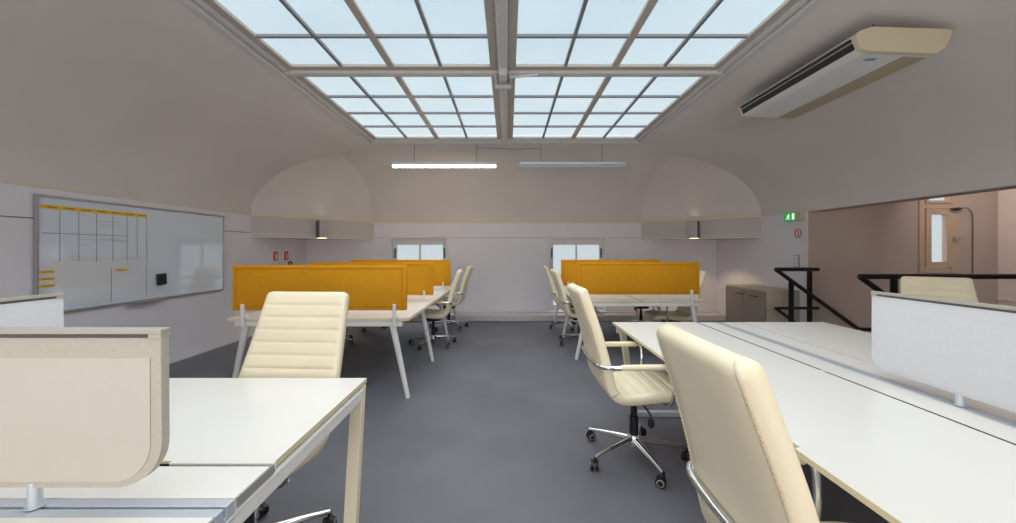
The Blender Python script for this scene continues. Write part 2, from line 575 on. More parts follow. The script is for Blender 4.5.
# ------------------------------------------------------------------ windows in the far wall
def casement(name, hole, y0, louvre=True):
    x0, x1, z0, z1 = hole
    e = struct_empty(name, (0, 0, 0))
    b = MB()
    # reveal trim standing slightly proud of the wall
    w = 0.055
    b.box((x0 - w, YB - 0.016, z0), (x0, YB, z1 + w), None, 0.004)
    b.box((x1, YB - 0.016, z0), (x1 + w, YB, z1 + w), None, 0.004)
    b.box((x0, YB - 0.016, z1), (x1, YB, z1 + w), None, 0.004)
    b.build('window_surround', 'winframe', e)
    b = MB()
    ox = 0.085
    b.box((x0, y0, z0), (x0 + ox, y0 + 0.06, z1), None, 0.004)
    b.box((x1 - ox, y0, z0), (x1, y0 + 0.06, z1), None, 0.004)
    b.box((x0 + ox, y0, z1 - 0.135), (x1 - ox, y0 + 0.06, z1), None, 0.004)
    b.box((x0 + ox, y0, z0), (x1 - ox, y0 + 0.06, z0 + 0.10), None, 0.004)
    xm = (x0 + x1) / 2
    b.box((xm - 0.018, y0 - 0.01, z0 + 0.1), (xm + 0.018, y0 + 0.05, z1 - 0.135), None, 0.004)
    b.box((x0 + ox, y0, 0.78), (xm - 0.018, y0 + 0.05, 0.83), None, 0.004)
    b.box((xm + 0.018, y0, 0.78), (x1 - ox, y0 + 0.05, 0.83), None, 0.004)
    f = b.build('window_frame', 'winframe', e)
    b = MB()
    b.box((x0 + ox, y0 + 0.022, z0 + 0.1), (xm - 0.018, y0 + 0.03, z1 - 0.07))
    b.box((xm + 0.018, y0 + 0.022, z0 + 0.1), (x1 - ox, y0 + 0.03, z1 - 0.07))
    b.build('pane', 'pane_window', f)
    for s in (x0 + 0.055, x1 - 0.055):
        b = MB()
        b.box((s - 0.012, y0 - 0.03, 1.19), (s + 0.012, y0, 1.38), None, 0.004)
        b.build('window_handle', 'black_plastic', f)
    return e
casement('window_2', WL, YB + 0.14)
casement('window_3', WR, YB + 0.14)
# unseen windows behind the camera, added as a source of frontal light
for nm, hole in (('window_added_5', WF1), ('window_added_6', WF2)):
    e = struct_empty(nm)
    x0, x1, z0, z1 = hole
    b = MB()
    b.box((x0, YF - 0.2, z0), (x0 + 0.07, YF - 0.14, z1)); b.box((x1 - 0.07, YF - 0.2, z0), (x1, YF - 0.14, z1))
    b.box((x0, YF - 0.2, z0), (x1, YF - 0.14, z0 + 0.07)); b.box((x0, YF - 0.2, z1 - 0.07), (x1, YF - 0.14, z1))
    xm = (x0 + x1) / 2
    b.box((xm - 0.03, YF - 0.2, z0), (xm + 0.03, YF - 0.14, z1))
    b.build('window_frame', 'winframe', e)
    b = MB(); b.box((x0 + 0.07, YF - 0.175, z0 + 0.07), (x1 - 0.07, YF - 0.168, z1 - 0.07)); b.build('pane', 'pane_window', e)

# stairwell window
e = struct_empty('window_4')
x0, x1, z0, z1 = SW
b = MB()
ys = YO - 0.02
def fr(mb, a, c, d, f, w, y0_, y1_):
    mb.box((a, y0_, d), (a + w, y1_, f), None, 0.004)
    mb.box((c - w, y0_, d), (c, y1_, f), None, 0.004)
    mb.box((a + w, y0_, d), (c - w, y1_, d + w), None, 0.004)
    mb.box((a + w, y0_, f - w), (c - w, y1_, f), None, 0.004)
fr(b, x0, x1, z0, z1, 0.075, ys, ys + 0.09)
b.box((x0 + 0.075, ys, 1.915), (x1 - 0.0755, ys + 0.09, 1.985), None, 0.004)
f = b.build('window_frame', 'tan_frame', e)
b = MB()
fr(b, x0 + 0.08, x1 - 0.078, z0 + 0.08, 1.912, 0.075, ys - 0.012, ys + 0.06)
fr(b, x0 + 0.08, x1 - 0.078, 1.988, z1 - 0.02, 0.04, ys - 0.012, ys + 0.06)
sh = b.build('sash', 'tan_frame', e)
b = MB()
b.box((x0 + 0.155, ys + 0.02, z0 + 0.155), (x1 - 0.153, ys + 0.028, 1.838))
b.box((x0 + 0.12, ys + 0.02, 2.028), (x1 - 0.118, ys + 0.028, z1 - 0.075))
b.build('pane', 'pane_window', sh)
b = MB()
b.tube([(6.14, ys - 0.012, 1.50), (6.14, ys - 0.05, 1.50)], 0.012, None, 10)
b.tube([(6.14, ys - 0.05, 1.50), (6.20, ys - 0.05, 1.50)], 0.012, None, 10)
b.lathe([(0.004, -0.03), (0.022, -0.02), (0.022, 0.02), (0.004, 0.03)], None, 12, Matrix.Translation((6.14, ys - 0.02, 1.50)))
b.build('handle', 'grey_metal', sh, smooth=True)

# curved rod with dark head beside the stairwell window
r = thing('curved_rod', 'thin dark rod bent over at its top beside the stairwell window', 'rod', (6.34, YO - 0.062, 1.03))
b = MB()
pts = smooth_path([(0, 0, 0), (0, 0, 0.4), (0, 0, 0.72), (-0.015, 0, 0.82), (-0.07, 0, 0.885), (-0.15, 0, 0.89)], 6)
b.tube(pts, 0.007, None, 8)
b.build('stem', 'rod', r, smooth=True)
b = MB()
b.tube([(-0.15, 0, 0.885), (-0.19, 0, 0.878), (-0.24, 0, 0.872), (-0.30, 0, 0.878)], 0.02, None, 10, radii=[0.010, 0.022, 0.020, 0.008])
b.build('rod_head', 'black_plastic', r, smooth=True)

# ------------------------------------------------------------------ stair railings
def rail_set(y, x0, x1, posts, label, drop):
    e = thing('stair_railing', label, 'railing', (x0, y, 0), 0, 'black stair railings')
    zt, zm = 1.085, 0.56
    b = MB(); b.tube([(0, 0, zt), (x1 - x0, 0, zt)], 0.026, None, 12); b.build('top_rail', 'black', e, smooth=True)
    b = MB(); b.tube([(0.0, 0, zm), (x1 - x0, 0, zm)], 0.020, None, 12); b.build('middle_rail', 'black', e, smooth=True)
    sl = -0.72
    b = MB(); b.tube([(0, 0, zt), (drop, 0, zt + sl * drop)], 0.026, None, 12); b.build('handrail', 'black', e, smooth=True)
    b = MB(); b.tube([(0, 0, zm), (drop, 0, zm + sl * drop)], 0.020, None, 12); b.build('lower_handrail', 'black', e, smooth=True)
    for p, z1 in posts:
        b = MB(); b.bar((p - x0, 0.012, -0.14 if p > OX0 else 0.0), (p - x0, 0.012, z1), 0.065, 0.022, None, 0.004); b.build('post', 'black', e)
    return e
rail_set(5.305, 3.62, 4.20, [(3.84, 0.92), (4.09, 1.07)], 'short black stair railing by the pale cabinet with rail sloping down', 1.9)
rail_set(3.89, 3.49, 6.6, [(3.80, 0.85), (3.84, 1.07), (5.3, 1.07), (6.4, 1.07)], 'long black railing beyond the grey desk divider with a white chair before it', 1.9)

# ------------------------------------------------------------------ office chair
def chair_profile(ctrl=None):
    """centre line of the seat/back shell: (y forward, z up), dense"""
    ctrl = ctrl or [(0.285, 0.435), (0.265, 0.462), (0.19, 0.475), (0.08, 0.470), (-0.04, 0.459), (-0.125, 0.458), (-0.178, 0.480), (-0.212, 0.535), (-0.234, 0.63), (-0.260, 0.74), (-0.296, 0.87), (-0.336, 0.99), (-0.380, 1.117)]
    P = smooth_path([(0, y, z) for y, z in ctrl], 14)
    # resample
    L = [0]
    for a, c in zip(P, P[1:]):
        L.append(L[-1] + (c - a).length)
    N = 190
    out = []
    j = 0
    for k in range(N + 1):
        s = L[-1] * k / N
        while j < len(L) - 2 and L[j + 1] < s:
            j += 1
        t = (s - L[j]) / max(1e-9, L[j + 1] - L[j])
        out.append((P[j].lerp(P[j + 1], t), s))
    return out, L[-1]
PROF, PLEN = chair_profile([(0.285, 0.435), (0.265, 0.462), (0.19, 0.475), (0.08, 0.470), (-0.04, 0.459), (-0.125, 0.458), (-0.178, 0.480), (-0.218, 0.535), (-0.262, 0.63), (-0.302, 0.72), (-0.360, 0.85), (-0.420, 0.99), (-0.474, 1.118)])
SPLIT = 0.50     # arc length where the seat turns into the back

def shell(s0, s1, mb, first, last):
    pts = [(p, s) for p, s in PROF if s0 - 1e-6 <= s <= s1 + 1e-6]
    rings = []
    n = len(pts)
    for k, (p, s) in enumerate(pts):
        a = pts[max(k - 1, 0)][0]
        c = pts[min(k + 1, n - 1)][0]
        d = (c - a).normalized()
        nrm = Vector((0, d.z, -d.y))            # points to the sitter's side
        if s < 0.2: w = 0.232 + 0.012 * s / 0.2
        elif s < 0.62: w = 0.244 + 0.008 * (s - 0.2) / 0.42
        else: w = 0.252 - 0.040 * ((s - 0.62) / (PLEN - 0.62))
        th = 0.030
        # rounded top corners and seat front
        endf = 1.0
        if last and s > PLEN - 0.03:
            q = (s - (PLEN - 0.03)) / 0.03
            e = math.sqrt(max(0.0, 1 - q * q))
            endf = 0.30 + 0.70 * e
            w -= 0.022 * (1 - e)
        if first and s < 0.03:
            q = 1 - s / 0.03
            e = math.sqrt(max(0.0, 1 - q * q))
            endf = 0.30 + 0.70 * e
            w -= 0.025 * (1 - e)
        pitch = 0.066
        ph = ((s + 0.01) % pitch) / pitch
        g = min(ph, 1 - ph) * pitch
        rib = 0.006 * math.exp(-(g / 0.006) ** 2) - 0.002 * math.sin(PI * ph)
        if s < 0.05: rib *= s / 0.05
        if s > PLEN - 0.05: rib *= max(0, (PLEN - s) / 0.05)
        prof = []
        dish = 0.014 if s > 0.3 else 0.006
        # front side from -w to w, then back side
        for u in (-1.0, -0.985, -0.94, -0.87, -0.6, -0.3, 0, 0.3, 0.6, 0.87, 0.94, 0.985, 1.0):
            au = abs(u)
            edge = 1.0 if au < 0.86 else max(0, 1 - ((au - 0.86) / 0.14) ** 3) ** (1 / 3)
            off = th * (0.15 + 0.85 * edge) - dish * (1 - u * u) * 0.6 - (rib if au < 0.93 else 0)
            prof.append((u * w, off * endf))
        for u in (0.985, 0.95, 0.925, 0.91, 0.895, 0.6, 0.0, -0.6, -0.895, -0.91, -0.925, -0.95, -0.985):
            au = abs(u)
            edge = 1.0 if au < 0.9 else max(0, 1 - ((au - 0.9) / 0.1) ** 4) ** 0.25
            off = -th * (0.15 + 0.85 * edge) - dish * (1 - u * u) * 0.5
            if 0.90 < au < 0.92: off += 0.004
            prof.append((u * w, off * endf))
        rings.append([mb.bm.verts.new(p + Vector((x, 0, 0)) + nrm * o) for x, o in prof])
    m = len(rings[0])
    for a, c in zip(rings, rings[1:]):
        for j in range(m):
            mb.bm.faces.new((a[j], a[(j + 1) % m], c[(j + 1) % m], c[j]))
    mb.bm.faces.new(rings[0][::-1])
    mb.bm.faces.new(rings[-1])
    bmesh.ops.recalc_face_normals(mb.bm, faces=mb.bm.faces[:])

def make_chair(loc, rz, label):
    t = thing('office_chair', label, 'chair', loc, rz, 'cream ribbed office chairs')
    b = MB(); shell(0, SPLIT, b, True, False); b.build('seat', 'leather', t, smooth=60)
    b = MB(); shell(SPLIT, PLEN, b, False, True)
    bk = b.build('backrest', 'leather', t, smooth=60)
    # stitched seams down both sides of the back
    for sx in (-1, 1):
        b = MB()
        for p, s in PROF[::2]:
            if s < SPLIT + 0.12 or s > PLEN - 0.05: continue
            w = (0.252 - 0.040 * ((s - 0.62) / (PLEN - 0.62))) if s > 0.62 else 0.252
            b.box((sx * w * 0.945 - 0.006, p.y - 0.0296, p.z - 0.0010 - 0.010), (sx * w * 0.945 + 0.006, p.y - 0.0265, p.z + 0.0010 - 0.010))
        b.build('stitching', 'stitch', bk)
    # gas column and mechanism
    b = MB()
    b.lathe([(0.028, 0.09), (0.028, 0.27), (0.020, 0.272), (0.020, 0.37)], None, 16)
    b.build('gas_column', 'black_plastic', t, smooth=True)
    b = MB()
    b.box((-0.085, -0.11, 0.365), (0.085, 0.10, 0.418), None, 0.014)
    b.build('tilt_mechanism', 'black_plastic', t, smooth=True)
    b = MB()
    b.tube(smooth_path([(0.06, 0.02, 0.385), (0.16, 0.02, 0.38), (0.20, 0.03, 0.36), (0.215, 0.03, 0.33)], 5), 0.006, None, 8)
    b.lathe([(0.006, -0.035), (0.02, -0.02), (0.018, 0.01), (0.006, 0.02)], None, 10, Matrix.Translation((0.215, 0.03, 0.32)))
    b.build('tilt_lever', 'black_plastic', t, smooth=True)
    # star base: five tapering arms from a hub
    b = MB()
    b.lathe([(0.034, 0.075), (0.044, 0.085), (0.044, 0.125), (0.034, 0.150), (0.030, 0.152)], None, 18)
    A = [2 * PI * k / 5 + 0.18 for k in range(5)]
    for a in A:
        c, s_ = math.cos(a), math.sin(a)
        ps = [(c * 0.035, s_ * 0.035, 0.118), (c * 0.12, s_ * 0.12, 0.110), (c * 0.24, s_ * 0.24, 0.095), (c * 0.33, s_ * 0.33, 0.080)]
        b.tube(ps, 0.02, None, 10, radii=[0.027, 0.023, 0.018, 0.0135], flat=(0.95, 0.8))
    b.build('star_base', 'chrome', t, smooth=True)
    for a in A:
        c, s_ = math.cos(a), math.sin(a)
        R0 = 0.33
        T = Matrix.Translation((c * R0, s_ * R0, 0)) @ Matrix.Rotation(a + 0.9, 4, 'Z')
        b = MB()
        b.tube([(0, 0, 0.045), (0, 0, 0.085)], 0.009, None, 10, T=T)
        b.tube([(0.0, -0.008, 0.062), (-0.014, -0.008, 0.054), (-0.034, -0.008, 0.034)], 0.010, None, 8, T=T)
        cs = b.build('caster', 'black_plastic', t, smooth=True)
        for sy in (-1, 1):
            w = MB()
            Tw = T @ Matrix.Translation((-0.014, sy * 0.017 - 0.004, 0.030)) @ Matrix.Rotation(PI / 2 * -sy, 4, 'X')
            w.lathe([(0.010, -0.011), (0.029, -0.011), (0.030, 0.0), (0.028, 0.008), (0.022, 0.0085)], 'black_plastic', 18, Tw)
            w.lathe([(0.0215, 0.0), (0.0215, 0.0105), (0.016, 0.0115)], 'grey_metal', 18, Tw)
            w.lathe([(0.0155, 0.0), (0.0155, 0.0122), (0.003, 0.0124)], 'black_plastic', 14, Tw)
            w.build('wheel', None, cs, smooth=True)
    # chrome arm frame: passes behind the back, comes forward as arms, turns down to the seat
    b = MB()
    half = [(0.0, -0.297, 0.655), (0.12, -0.295, 0.656), (0.22, -0.285, 0.658), (0.268, -0.258, 0.662), (0.283, -0.20, 0.665), (0.285, -0.10, 0.667), (0.285, 0.05, 0.667), (0.284, 0.125, 0.664), (0.280, 0.148, 0.645), (0.268, 0.148, 0.56), (0.262, 0.14, 0.47), (0.225, 0.13, 0.428), (0.12, 0.12, 0.420)]
    full = [(-x, y, z) for x, y, z in half[::-1]] + half[1:]
    b.tube(smooth_path(full, 6), 0.0125, None, 12)
    b.build('arm_frame', 'chrome', t, smooth=True)
    for sx in (-1, 1):
        b = MB()
        b.tube([(sx * 0.284, -0.17, 0.6665), (sx * 0.285, -0.165, 0.667), (sx * 0.285, -0.05, 0.667), (sx * 0.285, 0.07, 0.667), (sx * 0.285, 0.112, 0.666), (sx * 0.285, 0.117, 0.6655)], 0.018, None, 12, radii=[0.013, 0.0175, 0.019, 0.019, 0.0175, 0.013])
        b.build('arm_pad', 'pad', t, smooth=True)
    return t

def face(dx, dy):      # rotation so that local +Y looks along (dx,dy)
    return math.atan2(dy, dx) - PI / 2

chair = make_chair((-1.12, 1.68, 0), face(-0.06, -0.998), 'cream ribbed office chair facing the camera behind the white desk with the beige divider')
chair.scale = (1.05, 1.0, 1.0)
PROF, PLEN = chair_profile()
chair = None
for (x, y, dx, dy, sc, lab) in (
    (0.82, 2.555, 1, 0.02, 1, 'cream office chair seen whole with its chrome base beside the long white desk'),
    (0.85, 0.985, 1, 0.02, 1.01, 'nearest cream office chair, big stitched back to the camera, at the long white desk'),
    (3.43, 3.02, -0.54, -0.84, 1, 'pale office chair whose back top shows between the grey divider and black railing'),
    (-1.06, 5.57, -1, -0.06, 0.955, 'aisle-side office chair of the long orange-screened bench, the nearer of the two'),
    (-1.02, 6.76, -1, 0.05, 0.955, 'aisle-side office chair of the long orange-screened bench, the farther, by the back wall'),
    (-2.45, 6.75, 1, 0.1, 0.955, 'wall-side office chair of the long orange-screened bench, farther, only casters showing'),
    (-2.52, 5.60, 1, -0.05, 0.955, 'wall-side office chair of the long orange-screened bench, mostly hidden behind the nearest screen'),
    (1.035, 5.65, 1, 0.05, 0.955, 'aisle-side office chair of the shorter orange-screened bench, the nearer of the two'),
    (1.03, 6.82, 1, -0.04, 0.955, 'aisle-side office chair of the shorter orange-screened bench, the farther, under the back window'),
    (2.25, 5.42, -1, 0.03, 0.955, 'cabinet-side office chair of the shorter orange-screened bench, back edge showing past the screen'),
    (2.28, 6.72, -1, 0.0, 0.955, 'cabinet-side office chair of the shorter orange-screened bench, farther, seen under the desk')):
    if chair is None:
        c_ = chair = make_chair((x, y, 0), face(dx, dy), lab)
    else:
        c_ = dup(chair, (x, y, 0), face(dx, dy), lab)
    c_.scale = (1, 1, sc)

# ------------------------------------------------------------------ white bench desks (foreground and right)
def rounded(x0, x1, y0, y1, r, corners):
    pts = []
    for (cx, cy, a0, key) in ((x1 - r, y1 - r, 0, 'ne'), (x0 + r, y1 - r, 90, 'nw'), (x0 + r, y0 + r, 180, 'sw'), (x1 - r, y0 + r, 270, 'se')):
        if key in corners:
            for k in range(5):
                a = math.radians(a0 + 90 * k / 4)
                pts.append((cx + r * math.cos(a), cy + r * math.sin(a)))
        else:
            px = x1 if 'e' in key else x0
            py = y1 if 'n' in key else y0
            pts.append((px, py))
    return pts

def top_prism(mb, pts, z0, z1):
    """white laminate top and underside with a cream edge band"""
    mb.prism(pts, 'z', z0, z1, 'top', 0.0)
    i = mb.mi('edge')
    for f in mb.bm.faces:
        f.normal_update()
        if abs(f.normal.z) < 0.5:
            f.material_index = i

def white_bench(loc, rz, label, spans, hd, gaps, tab, notch=None, inset=0.03):
    """local x = length (0 at the visible end, going negative), local y = across the two facing halves"""
    e = thing('bench_desk', label, 'desk', loc, rz, 'long white bench desks')
    ZT = 0.73
    Ltot = spans[-1][1]
    for s in (-1, 1):
        gap0, gap1, zseal = gaps[s]
        for k, (u0, u1) in enumerate(spans):      # u0 > u1
            b = MB()
            ya, yb = sorted((s * gap1, s * hd))
            cs = []
            if k > 0: cs.append('ne' if s > 0 else 'se')
            if k < len(spans) - 1: cs.append('nw' if s > 0 else 'sw')
            pts = rounded(u1 + 0.003, u0 - 0.003, ya, yb, 0.018, cs)
            if notch is not None and s > 0:
                pts = [pts[0]] + [(notch + dx_, hd + dy_) for dx_, dy_ in ((0.030, 0), (0.022, -0.003), (0.017, -0.010), (0.016, -0.022), (-0.016, -0.022), (-0.017, -0.010), (-0.022, -0.003), (-0.030, 0))] + pts[1:]
            top_prism(b, pts, ZT - 0.019, ZT)
            if tab is not None and k == 0:
                t0, t1, dep = tab
                yy = sorted((s * (gap1 - dep), s * gap1))
                if gap1 - gap0 > 0.004: b.box((t1, yy[0], ZT - 0.019), (t0, yy[1], ZT - 0.0002), 'top')
            b.build('desktop', None, e)
        b = MB()
        ya, yb = sorted((s * 0.036, s * gap0))
        b.box((Ltot, ya, ZT - 0.030), (-0.004, yb, ZT - 0.001), None, 0.001)
        b.build('cable_cover', 'top', e)
        if gap1 - gap0 > 0.004:
            b = MB()
            ya, yb = sorted((s * (gap0 + 0.0005), s * (gap1 - 0.0005)))
            b.box((Ltot, ya, ZT - 0.03), (-0.004, yb, ZT - zseal))
            b.build('cable_seal', 'seal', e)
    # aluminium channel down the middle with a slot
    b = MB()
    b.box((Ltot, 0.005, ZT - 0.05), (-0.002, 0.034, ZT - 0.002), None, 0.002)
    b.box((Ltot, -0.034, ZT - 0.05), (-0.002, -0.005, ZT - 0.002), None, 0.002)
    b.box((Ltot, -0.005, ZT - 0.05), (-0.002, 0.005, ZT - 0.03))
    b.build('cable_channel', 'alu', e)
    # end beams under the tops, side rails
    b = MB()
    b.box((-0.052, -hd + 0.03, ZT - 0.088), (-0.004, hd - 0.03, ZT - 0.030), None, 0.006)
    b.box((-0.006, -hd + 0.03, ZT - 0.044), (-0.001, hd - 0.03, ZT - 0.038))
    b.build('end_beam', 'white_metal', e)
    for s in (-1, 1):
        b = MB()
        b.box((-0.004, min(s * 0.04, s * (gap1 - 0.01)), ZT - 0.03), (0.0, max(s * 0.04, s * (gap1 - 0.01)), ZT - 0.003), None, 0.001)
        b.build('end_cap', 'grey_metal', e)
    b = MB()
    b.box((Ltot + 0.02, -hd + 0.44, ZT - 0.085), (-0.06, -hd + 0.48, ZT - 0.030), None, 0.003)
    b.box((Ltot + 0.02, hd - 0.48, ZT - 0.085), (-0.06, hd - 0.44, ZT - 0.030), None, 0.003)
    b.build('side_rail', 'white_metal', e)
    # cable tray below the spine
    b = MB()
    b.box((Ltot + 0.1, -0.14, ZT - 0.17), (-0.1, 0.14, ZT - 0.16))
    b.box((Ltot + 0.1, -0.14, ZT - 0.16), (-0.1, -0.135, ZT - 0.10))
    b.box((Ltot + 0.1, 0.135, ZT - 0.16), (-0.1, 0.14, ZT - 0.10))
    for u in (-0.3, Ltot / 2, Ltot + 0.3):
        b.box((u - 0.02, -0.10, ZT - 0.16), (u + 0.02, -0.09, ZT - 0.05))
        b.box((u - 0.02, 0.09, ZT - 0.16), (u + 0.02, 0.10, ZT - 0.05))
    b.build('cable_tray', 'grey_metal', e)
    # closed leg frames leaning inward at the foot
    us = [-inset, Ltot + 0.035]
    for u in us:
        b = MB()
        for s in (-1, 1):
            P = [(s * (hd - 0.01), ZT - 0.027), (s * (hd - 0.055), ZT - 0.027), (s * (hd - 0.160), 0.0), (s * (hd - 0.118), 0.0)]
            if s < 0: P = P[::-1]
            b.prism(P, 'x', u - 0.028, u + 0.028, None, 0.003)
        b.box((u - 0.02, -hd + 0.06, ZT - 0.07), (u + 0.02, hd - 0.06, ZT - 0.032), None, 0.003)
        fr_ = b.build('leg_frame', 'cream_metal', e)
        b = MB()
        b.box((u - 0.026, -hd + 0.13, 0.0), (u + 0.026, hd - 0.13, 0.04), None, 0.004)
        b.build('floor_bar', 'alu', fr_)
    return e

white_bench((-0.68, 0.946, 0), 0, 'white bench desk carrying the beige fabric divider, its corner jutting into the aisle', [(0, -1.24), (-1.24, -2.48)], 0.95, {1: (0.179, 0.205, 0.0085), -1: (0.179, 0.205, 0.0085)}, (-0.0, -0.305, 0.012), None, 0.03)
white_bench((1.80, 3.366, 0), PI / 2, 'long white bench desk running away from the camera with the grey divider on it', [(0, -3.60)], 0.905, {1: (0.177, 0.191, 0.0006), -1: (0.187, 0.190, 0.001)}, (-1.34, -1.37, 0.0085), -2.12, 0.18)

# ------------------------------------------------------------------ dividers on the white desks
def fabric_screen(loc, rz, label, length, z0, z1, rb, posts, fabric='mesh', edge='mesh_edge', foot=0.73):
    """local x along the panel from 0 to -length; right end (x=0) has a rounded lower corner"""
    e = thing('desk_divider', label, 'desk divider', loc, rz, 'pale fabric desk dividers')
    def outline(inset, r):
        pts = [(0 - inset, z1 - 0.02), (-length + inset, z1 - 0.02)]
        for k in range(13):
            a = math.radians(180 + 90 * k / 12)
            pts.append((-length + inset + r + r * math.cos(a), z0 + inset + r + r * math.sin(a)))
        for k in range(13):
            a = math.radians(270 + 90 * k / 12)
            pts.append((-inset - r + r * math.cos(a), z0 + inset + r + r * math.sin(a)))
        return pts
    b = MB(); b.prism(outline(0.0, rb), 'y', -0.011, 0.011, None, 0.003); b.build('panel', edge, e, smooth=True)
    # padded face standing slightly proud, leaving the woven border visible
    def inner(ins, r):
        pts = [(-ins, z1 - 0.068), (-length + ins, z1 - 0.068)]
        for a0, cx in ((180, -length + ins + r), (270, -ins - r)):
            for k in range(13):
                a = math.radians(a0 + 90 * k / 12)
                pts.append((cx + r * math.cos(a), z0 + ins * 0.55 + r + r * math.sin(a)))
        return pts
    for s in (-1, 1):
        b = MB(); ya, yb = sorted((s * 0.0110, s * 0.0135)); b.prism(inner(0.026, max(0.02, rb - 0.02)), 'y', ya, yb, None, 0.0011)
        b.build('padded_face', fabric, e, smooth=True)
    b = MB()
    b.box((-length, -0.014, z1 - 0.012), (0, 0.014, z1), 'rail_metal', 0.002)
    b.box((-length + 0.002, -0.0115, z1 - 0.021), (-0.03, 0.0115, z1 - 0.012), 'groove')
    b.box((-0.03, -0.014, z1 - 0.021), (0, 0.014, z1 - 0.012), 'rail_metal')
    b.build('top_rail', None, e)
    for u in posts:
        b = MB()
        b.tube([(u, 0, foot + 0.001), (u, 0, foot + 0.004)], 0.019, None, 14)
        b.tube([(u, 0, foot + 0.004), (u, 0, z0 + 0.01)], 0.0135, None, 14)
        b.build('post', 'alu', e, smooth=True)
    return e
fabric_screen((-0.826, 0.946, 0), 0, 'beige fabric divider with a rounded lower corner on the foreground white desk', 1.05, 0.783, 1.161, 0.11, (-0.315, -0.85))
fabric_screen((1.80, 1.93, 0), PI / 2, 'pale grey divider standing along the middle of the long white desk', 2.1, 0.775, 1.147, 0.06, (-0.368, -1.72), 'mesh_grey', 'mesh_grey')
fabric_screen((-1.925, 1.69, 0), PI / 2, 'small white cross divider partly hidden behind the beige fabric divider', 0.70, 0.783, 1.165, 0.08, (-0.1, -0.58), 'mesh_grey', 'mesh_grey')

# ------------------------------------------------------------------ orange-screened benches
def orange_bench(x0, x1, y0, n, label, pitch=1.2):
    e = thing('bench_desk', label, 'desk', ((x0 + x1) / 2, y0, 0), 0, 'white benches with orange screens')
    w = (x1 - x0) / 2
    ZT = 0.73
    for k in range(n):
        for s in (-1, 1):
            b = MB()
            xa, xb = sorted((s * 0.012, s * w))
            top_prism(b, [(xa, pitch * k + 0.002), (xb, pitch * k + 0.002), (xb, pitch * (k + 1) - 0.002), (xa, pitch * (k + 1) - 0.002)], ZT - 0.025, ZT)
            b.build('desktop', None, e)
    b = MB()
    for s in (-1, 1):
        xa, xb = sorted((s * (w - 0.38), s * (w - 0.42)))
        b.box((xa, 0.06, ZT - 0.075), (xb, pitch * n - 0.06, ZT - 0.027), None, 0.003)
    b.build('side_rail', 'white_metal', e)
    for k in range(n + 1):
        y = pitch * k + (0.03 if k == 0 else (-0.03 if k == n else 0))
        b = MB()
        b.box((-w + 0.06, y - 0.025, ZT - 0.075), (w - 0.06, y + 0.025, ZT - 0.028), None, 0.004)
        b.build('cross_beam', 'white_metal', e)
        for s in (-1, 1):
            b = MB()
            b.tube([(s * (w - 0.155), y, ZT - 0.05), (s * (w - 0.015), y, 0.012), (s * (w - 0.0135), y, 0.0)], 0.028, None, 12, radii=[0.030, 0.021, 0.019])
            b.build('leg', 'white_metal', e, smooth=True)
    return e
CX0, CX1, CY0, DX0, DX1, DY0 = -2.54, -0.90, 3.545, 0.83, 2.42, 4.80
orange_bench(CX0, CX1, CY0, 3, 'long white bench on splayed legs crossed by three orange screens, beside the whiteboard wall')
orange_bench(DX0, DX1, DY0, 2, 'shorter white bench on splayed legs crossed by orange screens, nearer the taupe cabinet')

def orange_screen(xa, xb, y, label, edge=False, z0=0.802, z1=1.20):
    e = thing('desk_screen', label, 'desk screen', ((xa + xb) / 2, y, 0), 0, 'orange felt desk screens')
    w = (xb - xa) / 2
    b = MB(); b.box((-w, -0.019, z0), (w, 0.019, z1), None, 0.008); b.build('felt_panel', 'orange', e, smooth=True)
    b = MB()
    for s in (-1, 1):
        q = [(-w + 0.035, s * 0.0195, z0 + 0.035), (w - 0.035, s * 0.0195, z0 + 0.035), (w - 0.035, s * 0.0195, z1 - 0.03), (-w + 0.035, s * 0.0195, z1 - 0.03)]
        b.tube(q, 0.004, None, 6, closed=True)
    b.build('piping', 'orange_pipe', e)
    for s in (-1, 1):
        b = MB()
        u = s * (w - 0.105)
        if edge:
            b.box((u - 0.014, -0.046, 0.66), (u + 0.014, -0.024, z0 + 0.06), None, 0.004)
            b.box((u - 0.014, -0.046, 0.732), (u + 0.014, 0.05, 0.742), None, 0.003)
            b.box((u - 0.012, -0.024, 0.742), (u + 0.012, -0.0195, z0 + 0.05), None, 0.001)
        else:
            b.box((u - 0.03, -0.05, 0.7315), (u + 0.03, 0.03, 0.738), None, 0.002)
            b.box((u - 0.012, -0.034, 0.737), (u + 0.012, -0.0205, z0 + 0.06), None, 0.003)
        b.build('clamp', 'white_metal', e)
    return e
orange_screen(-2.49, -0.917, 3.555, 'nearest orange felt screen, clamped to the near end of the long bench', True, z1=1.212)
orange_screen(-2.41, -0.905, 4.745, 'middle orange felt screen of the long bench, right behind the nearest one')
orange_screen(-2.37, -0.875, 5.945, 'farthest orange felt screen of the long bench, below the back window')
orange_screen(0.85, 2.345, 4.81, 'orange felt screen at the near end of the shorter bench, facing the long white desk', True)
orange_screen(0.81, 2.33, 5.99, 'orange felt screen in the middle of the shorter bench, behind the front one')

# ------------------------------------------------------------------ whiteboard
wb = thing('whiteboard', 'large whiteboard with a ruled timetable hung on the grey wall', 'whiteboard', (XL, 3.30, 0))
